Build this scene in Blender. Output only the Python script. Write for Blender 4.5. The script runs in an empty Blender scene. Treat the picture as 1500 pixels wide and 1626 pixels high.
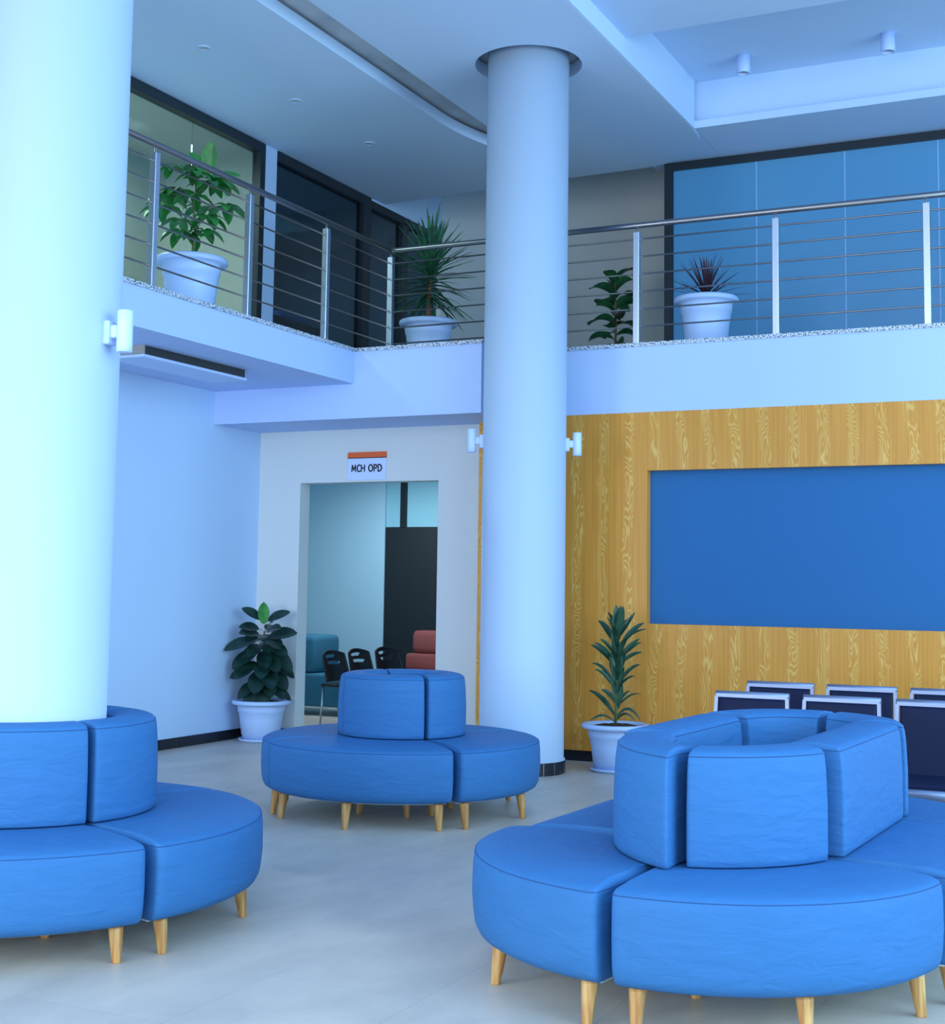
import bpy, math, random
from mathutils import Vector, Matrix
from mathutils.geometry import tessellate_polygon
S = bpy.context.scene
COL = S.collection
PI = math.pi
random.seed(11)

# ------------------------------------------------------------ camera
F, YAW, PITCH, ROLL, CY, EYE = 2213.677, 0.451546891, 0.0917643249, 0.0142555405, 724.452, 1.5
cam_d = bpy.data.cameras.new('camera'); cam = bpy.data.objects.new('camera', cam_d); COL.objects.link(cam)
_r = Vector((math.cos(YAW), math.sin(YAW), 0)); _f = Vector((-math.sin(YAW), math.cos(YAW), 0)); _u = Vector((0, 0, 1))
_f2 = _f * math.cos(PITCH) + _u * math.sin(PITCH); _u2 = _u * math.cos(PITCH) - _f * math.sin(PITCH)
_r3 = _r * math.cos(ROLL) + _u2 * math.sin(ROLL); _u3 = _u2 * math.cos(ROLL) - _r * math.sin(ROLL)
m = Matrix.Identity(4)
for i in range(3):
    m[i][0] = _r3[i]; m[i][1] = _u3[i]; m[i][2] = -_f2[i]
m[0][3], m[1][3], m[2][3] = 0, 0, EYE
cam.matrix_world = m
cam_d.sensor_fit = 'VERTICAL'; cam_d.sensor_height = 36; cam_d.sensor_width = 36
cam_d.lens = F / 1626 * 36
cam_d.shift_y = -(813 - CY) / 1626
cam_d.clip_end = 200
S.camera = cam

# ------------------------------------------------------------ light and exposure
S.view_settings.view_transform = 'Standard'; S.view_settings.look = 'None'
S.view_settings.exposure = 0.0; S.view_settings.gamma = 1; S.view_settings.use_curve_mapping = False
S.cycles.use_denoising = True
S.cycles.max_bounces = 10; S.cycles.diffuse_bounces = 5; S.cycles.transparent_max_bounces = 12
w = bpy.data.worlds.new('daylight'); S.world = w; w.use_nodes = True
bg = w.node_tree.nodes['Background']; bg.inputs[0].default_value = (0.60, 0.76, 1.0, 1); bg.inputs[1].default_value = 0.62

def area(name, loc, rot, sx, sy, power, color):
    d = bpy.data.lights.new(name, 'AREA'); d.shape = 'RECTANGLE'; d.size = sx; d.size_y = sy
    d.energy = power; d.color = color
    o = bpy.data.objects.new(name, d); o.location = loc; o.rotation_euler = rot; COL.objects.link(o); o['kind'] = 'helper'
    return o
# daylight from the glazed side (to the east) and from the entrance behind the camera
area('daylight_side', (6.4, 4.0, 3.2), (0, math.radians(90), 0), 5.0, 12.0, 1260, (0.44, 0.74, 1.0))
area('daylight_entrance', (-1.0, -4.6, 2.9), (math.radians(90), 0, 0), 10.0, 5.0, 610, (0.82, 0.90, 1.0))
area('column_fill', (-6.8, -2.5, 2.4), (math.radians(90), 0, math.radians(-12)), 2.2, 4.0, 330, (0.90, 0.98, 1.0))  # added fill that brightens the thick column, not a real opening

# ------------------------------------------------------------ mesh builder
class MB:
    def __init__(s): s.v = []; s.f = []; s.sm = []
    def add(s, vs, fs, smooth=False):
        b = len(s.v); s.v += [tuple(p) for p in vs]; s.f += [tuple(i + b for i in f) for f in fs]; s.sm += [smooth] * len(fs)
        return s
    def box(s, x0, x1, y0, y1, z0, z1, M=None):
        vs = [Vector((x, y, z)) for z in (z0, z1) for y in (y0, y1) for x in (x0, x1)]
        if M: vs = [M @ p for p in vs]
        return s.add(vs, [(0, 2, 3, 1), (4, 5, 7, 6), (0, 1, 5, 4), (2, 6, 7, 3), (0, 4, 6, 2), (1, 3, 7, 5)])
    def rbox(s, x0, x1, y0, y1, z0, z1, b=.006, M=None):
        # box with chamfered edges: rings of an inset rectangle
        rings = []
        for d, z in ((b, z0), (0, z0 + b), (0, z1 - b), (b, z1)):
            c = b
            r = [(x0+d+c, y0+d), (x1-d-c, y0+d), (x1-d, y0+d+c), (x1-d, y1-d-c), (x1-d-c, y1-d), (x0+d+c, y1-d), (x0+d, y1-d-c), (x0+d, y0+d+c)]
            rings.append([Vector((x, y, z)) for x, y in r])
        return s.rings(rings, M=M)
    def rings(s, rings, caps=True, smooth=False, M=None, closed=True):
        n = len(rings[0]); vs = [M @ p if M else p for r in rings for p in r]; fs = []
        for k in range(len(rings) - 1):
            for i in range(n if closed else n - 1):
                j = (i + 1) % n
                fs.append((k*n+i, k*n+j, (k+1)*n+j, (k+1)*n+i))
        b = len(s.v); s.add(vs, fs, smooth)
        if caps and closed:
            s.f.append(tuple(b + i for i in reversed(range(n)))); s.sm.append(False)
            s.f.append(tuple(b + (len(rings)-1)*n + i for i in range(n))); s.sm.append(False)
        return s
    def lathe(s, prof, n=32, c=(0, 0), caps=True, smooth=True, M=None):
        rings = [[Vector((c[0]+r*math.cos(2*PI*i/n), c[1]+r*math.sin(2*PI*i/n), z)) for i in range(n)] for r, z in prof]
        return s.rings(rings, caps, smooth, M)
    def tube(s, pts, r, n=8, closed=False, taper=None):
        pts = [Vector(p) for p in pts]; rings = []
        N = len(pts); prev = None
        for k, p in enumerate(pts):
            a = pts[(k-1) % N] if (k > 0 or closed) else p; b = pts[(k+1) % N] if (k < N-1 or closed) else p
            t = (b - a).normalized()
            if prev is None:
                up = Vector((0, 0, 1)) if abs(t.z) < .9 else Vector((1, 0, 0))
                x = t.cross(up).normalized()
            else:
                x = (prev - t * prev.dot(t)).normalized()
            prev = x; y = t.cross(x)
            rr = r if taper is None else taper[k]
            rings.append([p + x * rr * math.cos(2*PI*i/n) + y * rr * math.sin(2*PI*i/n) for i in range(n)])
        if closed: rings.append(rings[0])
        return s.rings(rings, not closed, True)
    def build(s, name, mat, parent=None, loc=None, kind=None):
        me = bpy.data.meshes.new(name); me.from_pydata(s.v, [], s.f)
        me.polygons.foreach_set('use_smooth', s.sm); me.materials.append(mat); me.validate(); me.update()
        o = bpy.data.objects.new(name, me); COL.objects.link(o)
        if parent: o.parent = parent
        if loc: o.location = loc
        if kind: o['kind'] = kind
        return o

def thing(name, label, cat, loc=(0, 0, 0), rz=0, group=None):
    o = bpy.data.objects.new(name, None); COL.objects.link(o); o.empty_display_size = .1
    o.location = loc; o.rotation_euler = (0, 0, rz); o['label'] = label; o['category'] = cat
    if group: o['group'] = group
    return o
def tag(o, label, cat, group=None):
    o['label'] = label; o['category'] = cat
    if group: o['group'] = group
    return o
def dup(root, label, loc=None, rz=None, group=None):
    def cp(o, parent):
        c = o.copy(); COL.objects.link(c)
        if parent: c.parent = parent
        for ch in kids.get(o.name, []): cp(ch, c)
        return c
    kids = {}
    for o in list(COL.objects):
        if o.parent: kids.setdefault(o.parent.name, []).append(o)
    r = cp(root, None); r['label'] = label
    if loc: r.location = loc
    if rz is not None: r.rotation_euler = (0, 0, rz)
    if group: r['group'] = group
    return r

# ------------------------------------------------------------ materials
def mat(name, col, rough=.6, metal=0, spec=.5):
    mm = bpy.data.materials.new(name); mm.use_nodes = True
    b = mm.node_tree.nodes['Principled BSDF']
    b.inputs['Base Color'].default_value = (*col, 1); b.inputs['Roughness'].default_value = rough
    b.inputs['Metallic'].default_value = metal; b.inputs['Specular IOR Level'].default_value = spec
    return mm
def nodes(mm):
    nt = mm.node_tree
    return nt, nt.nodes['Principled BSDF'], (lambda t: nt.nodes.new(t)), nt.links.new
def add_bump(mm, scale, strength, dist=.01, stretch=(1, 1, 1), detail=3):
    nt, b, N, L = nodes(mm)
    tc = N('ShaderNodeTexCoord'); mp = N('ShaderNodeMapping'); mp.inputs['Scale'].default_value = stretch
    no = N('ShaderNodeTexNoise'); no.inputs['Scale'].default_value = scale; no.inputs['Detail'].default_value = detail
    bu = N('ShaderNodeBump'); bu.inputs['Strength'].default_value = strength; bu.inputs['Distance'].default_value = dist
    L(tc.outputs['Object'], mp.inputs[0]); L(mp.outputs[0], no.inputs['Vector']); L(no.outputs[0], bu.inputs['Height']); L(bu.outputs[0], b.inputs['Normal'])
    return no
def add_vary(mm, c1, c2, scale, stretch=(1, 1, 1), detail=3, lo=.35, hi=.65):
    nt, b, N, L = nodes(mm)
    tc = N('ShaderNodeTexCoord'); mp = N('ShaderNodeMapping'); mp.inputs['Scale'].default_value = stretch
    no = N('ShaderNodeTexNoise'); no.inputs['Scale'].default_value = scale; no.inputs['Detail'].default_value = detail
    rp = N('ShaderNodeValToRGB'); rp.color_ramp.elements[0].color = (*c1, 1); rp.color_ramp.elements[1].color = (*c2, 1)
    rp.color_ramp.elements[0].position = lo; rp.color_ramp.elements[1].position = hi
    L(tc.outputs['Object'], mp.inputs[0]); L(mp.outputs[0], no.inputs['Vector']); L(no.outputs[0], rp.inputs[0]); L(rp.outputs[0], b.inputs['Base Color'])
    return rp

M_wall = mat('wall_paint', (.50, .68, .92), .75); add_bump(M_wall, 60, .04, .003)
M_cream = mat('cream_paint', (.66, .71, .72), .8); add_bump(M_cream, 60, .04, .003)
M_beam = mat('beam_paint', (.46, .61, .92), .75)
M_ceil = mat('ceiling_paint', (.54, .695, .90), .85)
M_ceil2 = mat('plaster_grey', (.30, .36, .40), .9); add_vary(M_ceil2, (.42, .47, .50), (.58, .63, .66), 2)
M_col = mat('column_paint', (.50, .64, .82), .55); add_bump(M_col, 40, .03, .003)
M_black = mat('black_tile', (.010, .013, .022), .22)
M_grout = mat('grout', (.5, .55, .6), .8)
M_dark = mat('dark_frame', (.012, .020, .028), .4)
M_white = mat('white_plastic', (.46, .635, .95), .38); add_bump(M_white, 12, .05, .004)
M_lamp = mat('white_metal', (.50, .65, .95), .4)
M_soil = mat('soil', (.035, .018, .014), .95); add_bump(M_soil, 40, 1.0, .02)
M_steel = mat('brushed_steel', (.62, .66, .74), .32, 1.0)
M_rod = mat('polished_steel', (.30, .29, .30), .28, 1.0)
M_alu = mat('aluminium', (.25, .31, .46), .45, .75)
M_navy = mat('navy_vinyl', (.006, .012, .045), .6, spec=.18)
M_screen = mat('screen_fabric', (.032, .145, .36), .8, spec=.15); add_bump(M_screen, 120, .15, .002)
M_blk = mat('black_plastic', (.012, .014, .02), .3)
M_teal = mat('teal_fabric', (.035, .19, .30), .8)
M_red = mat('red_fabric', (.30, .08, .075), .8)
M_doorpanel = mat('dark_door_panel', (.010, .018, .024), .55)
M_frost = mat('frosted_transom', (.33, .68, .82), .5)
M_inwall = mat('inner_wall_paint', (.45, .72, .88), .8)
M_orange = mat('orange_sign', (.75, .12, .02), .5)
M_signw = mat('sign_white', (.60, .72, 1.0), .5)
M_ink = mat('sign_ink', (.012, .012, .05), .6)
M_desk = mat('dark_desk', (.02, .018, .022), .5)
M_bluerefl = mat('blue_reflection', (.03, .13, .42), .5)  # blue of a reflection in the glass, put into a surface colour
M_housing = mat('lamp_housing', (.03, .035, .04), .7)
M_beige = mat('housing_end', (.33, .32, .28), .7)
M_piping = mat('seam_piping', (.016, .08, .24), .8)
M_lining = mat('lining', (.55, .68, .75), .8)
M_rubber = mat('leg_foot', (.10, .05, .03), .6)

M_fab = mat('blue_fabric', (.036, .16, .38), .62, spec=.18)
nt, b, N, L = nodes(M_fab)
tc = N('ShaderNodeTexCoord')
n1 = N('ShaderNodeTexNoise'); n1.inputs['Scale'].default_value = 420; n1.inputs['Detail'].default_value = 2
mp = N('ShaderNodeMapping'); mp.inputs['Scale'].default_value = (1, 1, 3.2)
n2 = N('ShaderNodeTexNoise'); n2.inputs['Scale'].default_value = 7; n2.inputs['Detail'].default_value = 4; n2.inputs['Distortion'].default_value = .6
b1 = N('ShaderNodeBump'); b1.inputs['Strength'].default_value = .25; b1.inputs['Distance'].default_value = .002
b2 = N('ShaderNodeBump'); b2.inputs['Strength'].default_value = .42; b2.inputs['Distance'].default_value = .018
L(tc.outputs['Object'], n1.inputs['Vector']); L(tc.outputs['Object'], mp.inputs[0]); L(mp.outputs[0], n2.inputs['Vector'])
L(n2.outputs[0], b2.inputs['Height']); L(n1.outputs[0], b1.inputs['Height']); L(b2.outputs[0], b1.inputs['Normal']); L(b1.outputs[0], b.inputs['Normal'])
rp = N('ShaderNodeValToRGB'); rp.color_ramp.elements[0].color = (.034, .150, .36, 1); rp.color_ramp.elements[1].color = (.042, .175, .42, 1)
L(n2.outputs[0], rp.inputs[0]); L(rp.outputs[0], b.inputs['Base Color'])

M_leg = mat('pale_wood_leg', (.62, .36, .12), .4); add_vary(M_leg, (.66, .40, .14), (.42, .18, .045), 10, (6, 6, .5), 3)
M_trunk = mat('plant_stem', (.16, .10, .06), .8)
M_gstem = mat('green_stem', (.10, .17, .06), .6)

def leaf_mat(name, c1, c2, rough=.35):
    mm = mat(name, c1, rough); add_vary(mm, c1, c2, 14, detail=2); return mm
M_rubberleaf = leaf_mat('rubber_leaf', (.004, .020, .019), (.010, .044, .032), .3)
M_drac = leaf_mat('dracaena_leaf', (.008, .045, .026), (.018, .085, .040), .35)
M_schef = leaf_mat('umbrella_leaf', (.015, .16, .030), (.035, .27, .045), .35)
M_yucca = leaf_mat('yucca_leaf', (.018, .085, .055), (.045, .20, .085), .4)
M_cord = leaf_mat('purple_leaf', (.030, .016, .030), (.07, .035, .055), .4)
M_fiddle = leaf_mat('fiddle_leaf', (.008, .06, .022), (.02, .12, .035), .35)

# wood laminate: strips of cathedral grain running up the wall
M_wood = mat('oak_laminate', (.62, .34, .06), .3, spec=.22)
nt, b, N, L = nodes(M_wood)
tc = N('ShaderNodeTexCoord'); sx = N('ShaderNodeSeparateXYZ'); L(tc.outputs['Object'], sx.inputs[0])
def math_n(op, a=None, bb=None, va=0, vb=0):
    n = N('ShaderNodeMath'); n.operation = op
    if a is not None: L(a, n.inputs[0])
    else: n.inputs[0].default_value = va
    if bb is not None: L(bb, n.inputs[1])
    else: n.inputs[1].default_value = vb
    return n.outputs[0]
mp = N('ShaderNodeMapping'); mp.inputs['Scale'].default_value = (4.6, 1, .95); L(tc.outputs['Object'], mp.inputs[0])
ng = N('ShaderNodeTexNoise'); ng.inputs['Scale'].default_value = 1.7; ng.inputs['Detail'].default_value = 2.2; ng.inputs['Roughness'].default_value = .45; ng.inputs['Distortion'].default_value = .35
L(mp.outputs[0], ng.inputs['Vector'])
ring = math_n('SINE', math_n('MULTIPLY', ng.outputs[0], vb=150))
ringp = math_n('POWER', math_n('MULTIPLY_ADD', ring, vb=.5), vb=3.0)
ringp.node.inputs[0].links[0].from_node.inputs[2].default_value = .5
mpf = N('ShaderNodeMapping'); mpf.inputs['Scale'].default_value = (42, 1, .55); L(tc.outputs['Object'], mpf.inputs[0])
nf = N('ShaderNodeTexNoise'); nf.inputs['Scale'].default_value = 2.0; nf.inputs['Detail'].default_value = 3; L(mpf.outputs[0], nf.inputs['Vector'])
# strip mask along x, wobbling a little with height
mpw = N('ShaderNodeMapping'); mpw.inputs['Scale'].default_value = (.6, 1, 1.6); L(tc.outputs['Object'], mpw.inputs[0])
nw = N('ShaderNodeTexNoise'); nw.inputs['Scale'].default_value = 1.3; L(mpw.outputs[0], nw.inputs['Vector'])
xw = math_n('ADD', sx.outputs[0], math_n('MULTIPLY', nw.outputs[0], vb=.16))
strip = math_n('SINE', math_n('MULTIPLY', xw, vb=2*PI/.235))
mr = N('ShaderNodeMapRange'); mr.inputs[1].default_value = .15; mr.inputs[2].default_value = .75; L(strip, mr.inputs[0])
fig = math_n('MULTIPLY', ringp, mr.outputs[0])
base = N('ShaderNodeValToRGB'); base.color_ramp.elements[0].color = (.58, .240, .036, 1); base.color_ramp.elements[1].color = (.70, .320, .056, 1)
base.color_ramp.elements[0].position = .3; base.color_ramp.elements[1].position = .7
L(nf.outputs[0], base.inputs[0])
mx = N('ShaderNodeMix'); mx.data_type = 'RGBA'; mx.inputs[7].default_value = (.80, .53, .16, 1)
L(math_n('MULTIPLY', fig, vb=.72), mx.inputs[0]); L(base.outputs[0], mx.inputs[6]); L(mx.outputs[2], b.inputs['Base Color'])

# floor: long porcelain tiles laid in a half-bond running away from the entrance
M_floor = mat('porcelain_tile', (.5, .55, .62), .42, spec=.4)
nt, b, N, L = nodes(M_floor)
tc = N('ShaderNodeTexCoord'); sx = N('ShaderNodeSeparateXYZ'); L(tc.outputs['Object'], sx.inputs[0])
cb = N('ShaderNodeCombineXYZ')
ax = N('ShaderNodeMath'); ax.operation = 'ADD'; ax.inputs[1].default_value = .635 + 1.30*8; L(sx.outputs[1], ax.inputs[0])
ay = N('ShaderNodeMath'); ay.operation = 'ADD'; ay.inputs[1].default_value = 2.412 + .652*20; L(sx.outputs[0], ay.inputs[0])
L(ax.outputs[0], cb.inputs[0]); L(ay.outputs[0], cb.inputs[1])
br = N('ShaderNodeTexBrick'); br.offset = .5; br.inputs['Scale'].default_value = 1
br.inputs['Brick Width'].default_value = 1.304; br.inputs['Row Height'].default_value = .652; br.inputs['Mortar Size'].default_value = .0016
br.inputs['Mortar Smooth'].default_value = .3
L(cb.outputs[0], br.inputs['Vector'])
br.inputs['Color1'].default_value = (.60, .54, .47, 1); br.inputs['Color2'].default_value = (.64, .58, .50, 1); br.inputs['Mortar'].default_value = (.42, .42, .42, 1)
no = N('ShaderNodeTexNoise'); no.inputs['Scale'].default_value = 1.6; no.inputs['Detail'].default_value = 5; no.inputs['Roughness'].default_value = .6; no.inputs['Distortion'].default_value = .4
mpn = N('ShaderNodeMapping'); mpn.inputs['Scale'].default_value = (1.6, .8, 1); L(tc.outputs['Object'], mpn.inputs[0]); L(mpn.outputs[0], no.inputs['Vector'])
rp = N('ShaderNodeValToRGB'); rp.color_ramp.elements[0].color = (.70, .72, .74, 1); rp.color_ramp.elements[1].color = (1, 1, 1, 1)
rp.color_ramp.elements[0].position = .32; rp.color_ramp.elements[1].position = .66
L(no.outputs[0], rp.inputs[0])
mx = N('ShaderNodeMix'); mx.data_type = 'RGBA'; mx.blend_type = 'MULTIPLY'; mx.inputs[0].default_value = .75
L(br.outputs[0], mx.inputs[6]); L(rp.outputs[0], mx.inputs[7]); L(mx.outputs[2], b.inputs['Base Color'])

# granite coping
M_gran = mat('speckled_granite', (.5, .55, .6), .3)
nt, b, N, L = nodes(M_gran)
tc = N('ShaderNodeTexCoord'); vo = N('ShaderNodeTexNoise'); vo.inputs['Scale'].default_value = 75; vo.inputs['Detail'].default_value = 2
rp = N('ShaderNodeValToRGB'); rp.color_ramp.elements[0].color = (.05, .07, .10, 1); rp.color_ramp.elements[1].color = (.62, .70, .82, 1)
rp.color_ramp.elements[0].position = .38; rp.color_ramp.elements[1].position = .55
L(tc.outputs['Object'], vo.inputs['Vector']); L(vo.outputs[0], rp.inputs[0]); L(rp.outputs[0], b.inputs['Base Color'])

def glass_mat(name, tint, boost=.0):
    mm = bpy.data.materials.new(name); mm.use_nodes = True; nt = mm.node_tree; nt.nodes.clear()
    N = nt.nodes.new; L = nt.links.new
    tr = N('ShaderNodeBsdfTransparent'); tr.inputs[0].default_value = (*tint, 1)
    gl = N('ShaderNodeBsdfGlossy'); gl.inputs['Roughness'].default_value = .03; gl.inputs[0].default_value = (.8, .9, 1, 1)
    lw = N('ShaderNodeLayerWeight'); lw.inputs[0].default_value = .5
    pw = N('ShaderNodeMath'); pw.operation = 'POWER'; pw.inputs[1].default_value = 4.0; L(lw.outputs['Facing'], pw.inputs[0])
    ad = N('ShaderNodeMath'); ad.operation = 'MULTIPLY_ADD'; ad.inputs[1].default_value = .6; ad.inputs[2].default_value = .03 + boost; L(pw.outputs[0], ad.inputs[0])
    mxs = N('ShaderNodeMixShader'); L(ad.outputs[0], mxs.inputs[0]); L(tr.outputs[0], mxs.inputs[1]); L(gl.outputs[0], mxs.inputs[2])
    o = N('ShaderNodeOutputMaterial'); L(mxs.outputs[0], o.inputs[0]); return mm
M_glass = glass_mat('clear_glass', (.62, .76, .76), .03)
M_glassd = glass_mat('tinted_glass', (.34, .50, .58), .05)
M_film = mat('blue_film_glass', (.10, .32, .55), .25, spec=.6)
M_joint = mat('silicone_joint', (.30, .52, .85), .5)

# ------------------------------------------------------------ the room
XL, YD, YW, YB, ZC = -7.92, 11.5, 11.375, 10.73, 5.9
SLAB = 3.575
XR, YN = 6.0, -4.0
MB().box(-14, XR, YN, 16, -.12, 0).build('floor', M_floor, kind='structure')
MB().box(XL-.15, XL, YN, YD+.15, 0, 3.285).build('wall_left', M_wall, kind='structure')

# wall with the doorway, and its opening
wb = MB()
wb.box(XL, -7.44, YD, YD+.17, 0, 3.0).box(-5.925, -5.3, YD, YD+.17, 0, 3.0).box(-7.44, -5.925, YD, YD+.17, 2.462, 3.0)
wb.build('wall_back', M_cream, kind='structure')

# timber clad wall with the sunken screen
wd = MB()
wd.box(-5.45, -3.85, YW, YW+.12, .092, 3.0)
wd.box(-3.85, XR, YW, YW+.12, 2.495, 3.0)
wd.box(-3.85, XR, YW, YW+.12, .092, 1.19)
wd.box(1.2, XR, YW, YW+.12, 1.19, 2.495)
wd.build('wall_right', M_wood, kind='structure')
sc = MB().box(-3.85, 1.2, YW+.085, YW+.118, 1.19, 2.495).build('wall_screen', M_screen)
tag(sc, 'large flat blue screen panel sunk into the timber clad wall', 'screen')
MB().box(-5.45, XR, YW+.02, YW+.12, 0, .092).build('baseboard_right', M_black, kind='structure')
bl = MB()
y = YD
k = 0
while y > -2:
    bl.box(XL, XL+.012, max(y-.597, -2), y-.003, 0, .092); y -= .6
bl.build('baseboard_left', M_black, kind='structure')
MB().box(XL, XL+.008, -2, YD, 0, .089).build('baseboard_left_grout', M_grout, kind='structure')
MB().box(XL+.012, -7.44, YD-.012, YD, 0, .092).build('baseboard_back', M_black, kind='structure')

# upper slab: gallery over the left wall, beam over the doorway, slab over the timber wall
MB().box(XL-.15, -6.4, YN, YB+.01, 3.285, SLAB).build('ceiling_gallery', M_beam, kind='structure')
MB().box(XL-.15, -5.13, YB, YD+.4, 2.972, SLAB).build('trim_beam', M_beam, kind='structure')
MB().box(-5.13, XR, YW-.001, YW+.5, 3.0, SLAB).build('trim_fascia', M_beam, kind='structure')
MB().box(XL-3.2, XR, YW+.3, 16, 3.2, SLAB+.031).build('floor_gallery', M_floor, kind='structure')
g = MB()
g.box(-6.72, -6.385, YN, YB-.012, SLAB, 3.608)
g.box(XL, -5.12, YB-.012, YD+.1, SLAB, 3.6075)
g.box(-5.13, XR, YW-.014, YW+.42, SLAB, 3.608)
g.build('trim_coping', M_gran, kind='structure')

# ceilings -------------------------------------------------------
def slab_poly(outer, holes, z0, z1, name, material, kind='structure'):
    polys = [outer] + holes
    flat = [p for q in polys for p in q]
    tris = tessellate_polygon([[Vector((x, y, 0)) for x, y in q] for q in polys])
    n = len(flat); mb = MB()
    vs = [(x, y, z0) for x, y in flat] + [(x, y, z1) for x, y in flat]; fs = []
    for t in tris:
        a, b_, c = [flat[i] for i in t]
        cr = (b_[0]-a[0])*(c[1]-a[1]) - (b_[1]-a[1])*(c[0]-a[0])
        t = t if cr > 0 else t[::-1]
        fs.append(tuple(reversed(t))); fs.append(tuple(i+n for i in t))
    st = 0
    for q in polys:
        for i in range(len(q)):
            a, c = st+i, st+(i+1) % len(q); fs.append((a, c, c+n, a+n))
        st += len(q)
    mb.add(vs, fs); return mb.build(name, material, kind=kind)
COL_C = (-4.63, 10.53); COL_L = (-4.60, 4.90); RC = .345
def circle(c, r, n=48): return [(c[0]+r*math.cos(2*PI*i/n), c[1]+r*math.sin(2*PI*i/n)) for i in range(n)]
def ell(cx, cy, rx, ry, a0, a1, n=14): return [(cx+rx*math.cos(math.radians(a0+(a1-a0)*i/n)), cy+ry*math.sin(math.radians(a0+(a1-a0)*i/n))) for i in range(n+1)]
outer = [(XL, YN), (-5.99, YN)] + [(-5.99, 11.5)] + ell(-5.30, 11.5, .69, 1.5, 180, 118)[1:] + [(-5.63, 12.65), (-5.63, YN), (-3.84, YN)] + \
    ell(-4.75, 12.75, .91, .95, 0, 90) + [(-5.4, 13.72), (XL, 13.86)]
slab_poly(outer, [circle(COL_C, .455)], ZC, ZC+.11, 'ceiling', M_ceil)
# concrete seen through the slot and through the column collar
MB().box(XL, -3.93, YN, 13.9, 6.04, 6.5).build('ceiling_void', M_ceil2, kind='structure')
MB().lathe([(.475, ZC+.004), (.475, 6.05)], 48, COL_C, caps=False).build('trim_collar', M_ceil2, kind='structure')
# side of the dropped strip with its small step
MB().box(-3.93, -3.845, YN, 12.75, ZC+.10, 6.5).box(-3.93, -3.825, YN, 12.70, ZC+.002, ZC+.075).build('trim_ceiling_side', M_ceil, kind='structure')
MB().box(-3.93, XR, YN, 10.75, 6.1, 6.5).build('ceiling_beam', M_ceil, kind='structure')
MB().box(-3.93, XR, 10.75, 12.8, 6.40, 6.5).build('ceiling_recess', M_ceil, kind='structure')
MB().box(-3.93, XR, 12.8, 13.86, 6.0, 6.5).box(-3.836, XR, 12.70, 13.80, 5.912, 5.985).box(-3.90, -3.80, 12.73, 13.79, 5.915, 5.98).box(-4.6, -3.85, 13.0, 13.87, 5.914, 6.2).build('ceiling_soffit', M_ceil, kind='structure')
MB().box(XL, XR, 13.84, 16, 6.5, 6.6).build('ceiling_rear', M_ceil, kind='structure')

# upper gallery walls --------------------------------------------
MB().box(XL-.2, XR, 15.35, 15.5, SLAB, 6.5).build('wall_gallery_back', M_cream, kind='structure')
MB().box(XL-.16, XL, 11.43, 11.65, SLAB, ZC).build('wall_gallery_pier', M_wall, kind='structure')
MB().box(XL-.16, XL, 13.5, 15.4, 5.87, 6.5).build('wall_gallery_head', M_wall, kind='structure')
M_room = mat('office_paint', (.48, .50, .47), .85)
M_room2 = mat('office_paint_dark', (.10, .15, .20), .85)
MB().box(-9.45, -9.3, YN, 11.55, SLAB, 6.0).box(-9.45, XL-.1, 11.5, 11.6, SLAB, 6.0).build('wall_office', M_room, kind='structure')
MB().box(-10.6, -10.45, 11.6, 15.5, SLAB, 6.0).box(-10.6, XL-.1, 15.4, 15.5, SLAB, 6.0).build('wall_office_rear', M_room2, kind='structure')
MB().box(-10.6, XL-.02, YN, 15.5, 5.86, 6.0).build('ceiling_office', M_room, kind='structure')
MB().box(-10.6, XL-.15, YN, 15.5, SLAB-.1, SLAB+.031).build('floor_office', M_floor, kind='structure')
def window(name, panes, frames, pm, join=None, label=None):
    root = bpy.data.objects.new(name, None); COL.objects.link(root); root['kind'] = 'structure'
    for a in panes: MB().box(*a).build('pane', pm, root)
    f = MB()
    for a in frames: f.box(*a)
    f.build('frame', M_dark, root)
    if join:
        j = MB()
        for a in join: j.box(*a)
        j.build('joint', M_joint, root)
    return root
x0, x1 = XL-.05, XL-.035
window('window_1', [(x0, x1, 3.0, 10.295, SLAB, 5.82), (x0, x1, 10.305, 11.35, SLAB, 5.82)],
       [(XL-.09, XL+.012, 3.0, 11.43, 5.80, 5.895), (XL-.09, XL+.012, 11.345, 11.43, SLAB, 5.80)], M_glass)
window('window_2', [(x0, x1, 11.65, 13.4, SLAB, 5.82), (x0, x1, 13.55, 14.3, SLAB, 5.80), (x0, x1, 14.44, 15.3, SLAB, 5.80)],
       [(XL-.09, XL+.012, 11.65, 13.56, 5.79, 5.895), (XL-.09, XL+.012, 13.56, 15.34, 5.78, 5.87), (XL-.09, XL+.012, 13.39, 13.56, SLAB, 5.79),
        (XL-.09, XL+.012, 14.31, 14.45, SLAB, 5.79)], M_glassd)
jx = [-3.484, -2.601, -1.718, -.835, .05]
edges = [-4.362] + jx + [3.0]
def window3():
    root = bpy.data.objects.new('window_3', None); COL.objects.link(root); root['kind'] = 'structure'
    for i in range(len(edges)-1): MB().box(edges[i]+.004, edges[i+1]-.004, 13.70, 13.715, SLAB, 5.83).build('pane', M_film, root)
    MB().box(-4.445, -4.362, 13.66, 13.76, SLAB, 5.905).box(-4.362, 3.0, 13.66, 13.76, 5.825, 5.905).build('frame', M_dark, root)
    j = MB()
    for x in jx: j.box(x-.0055, x+.0055, 13.696, 13.714, SLAB, 5.83)
    j.build('joint', M_joint, root)
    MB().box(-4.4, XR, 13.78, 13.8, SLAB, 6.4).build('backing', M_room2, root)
window3()

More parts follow.
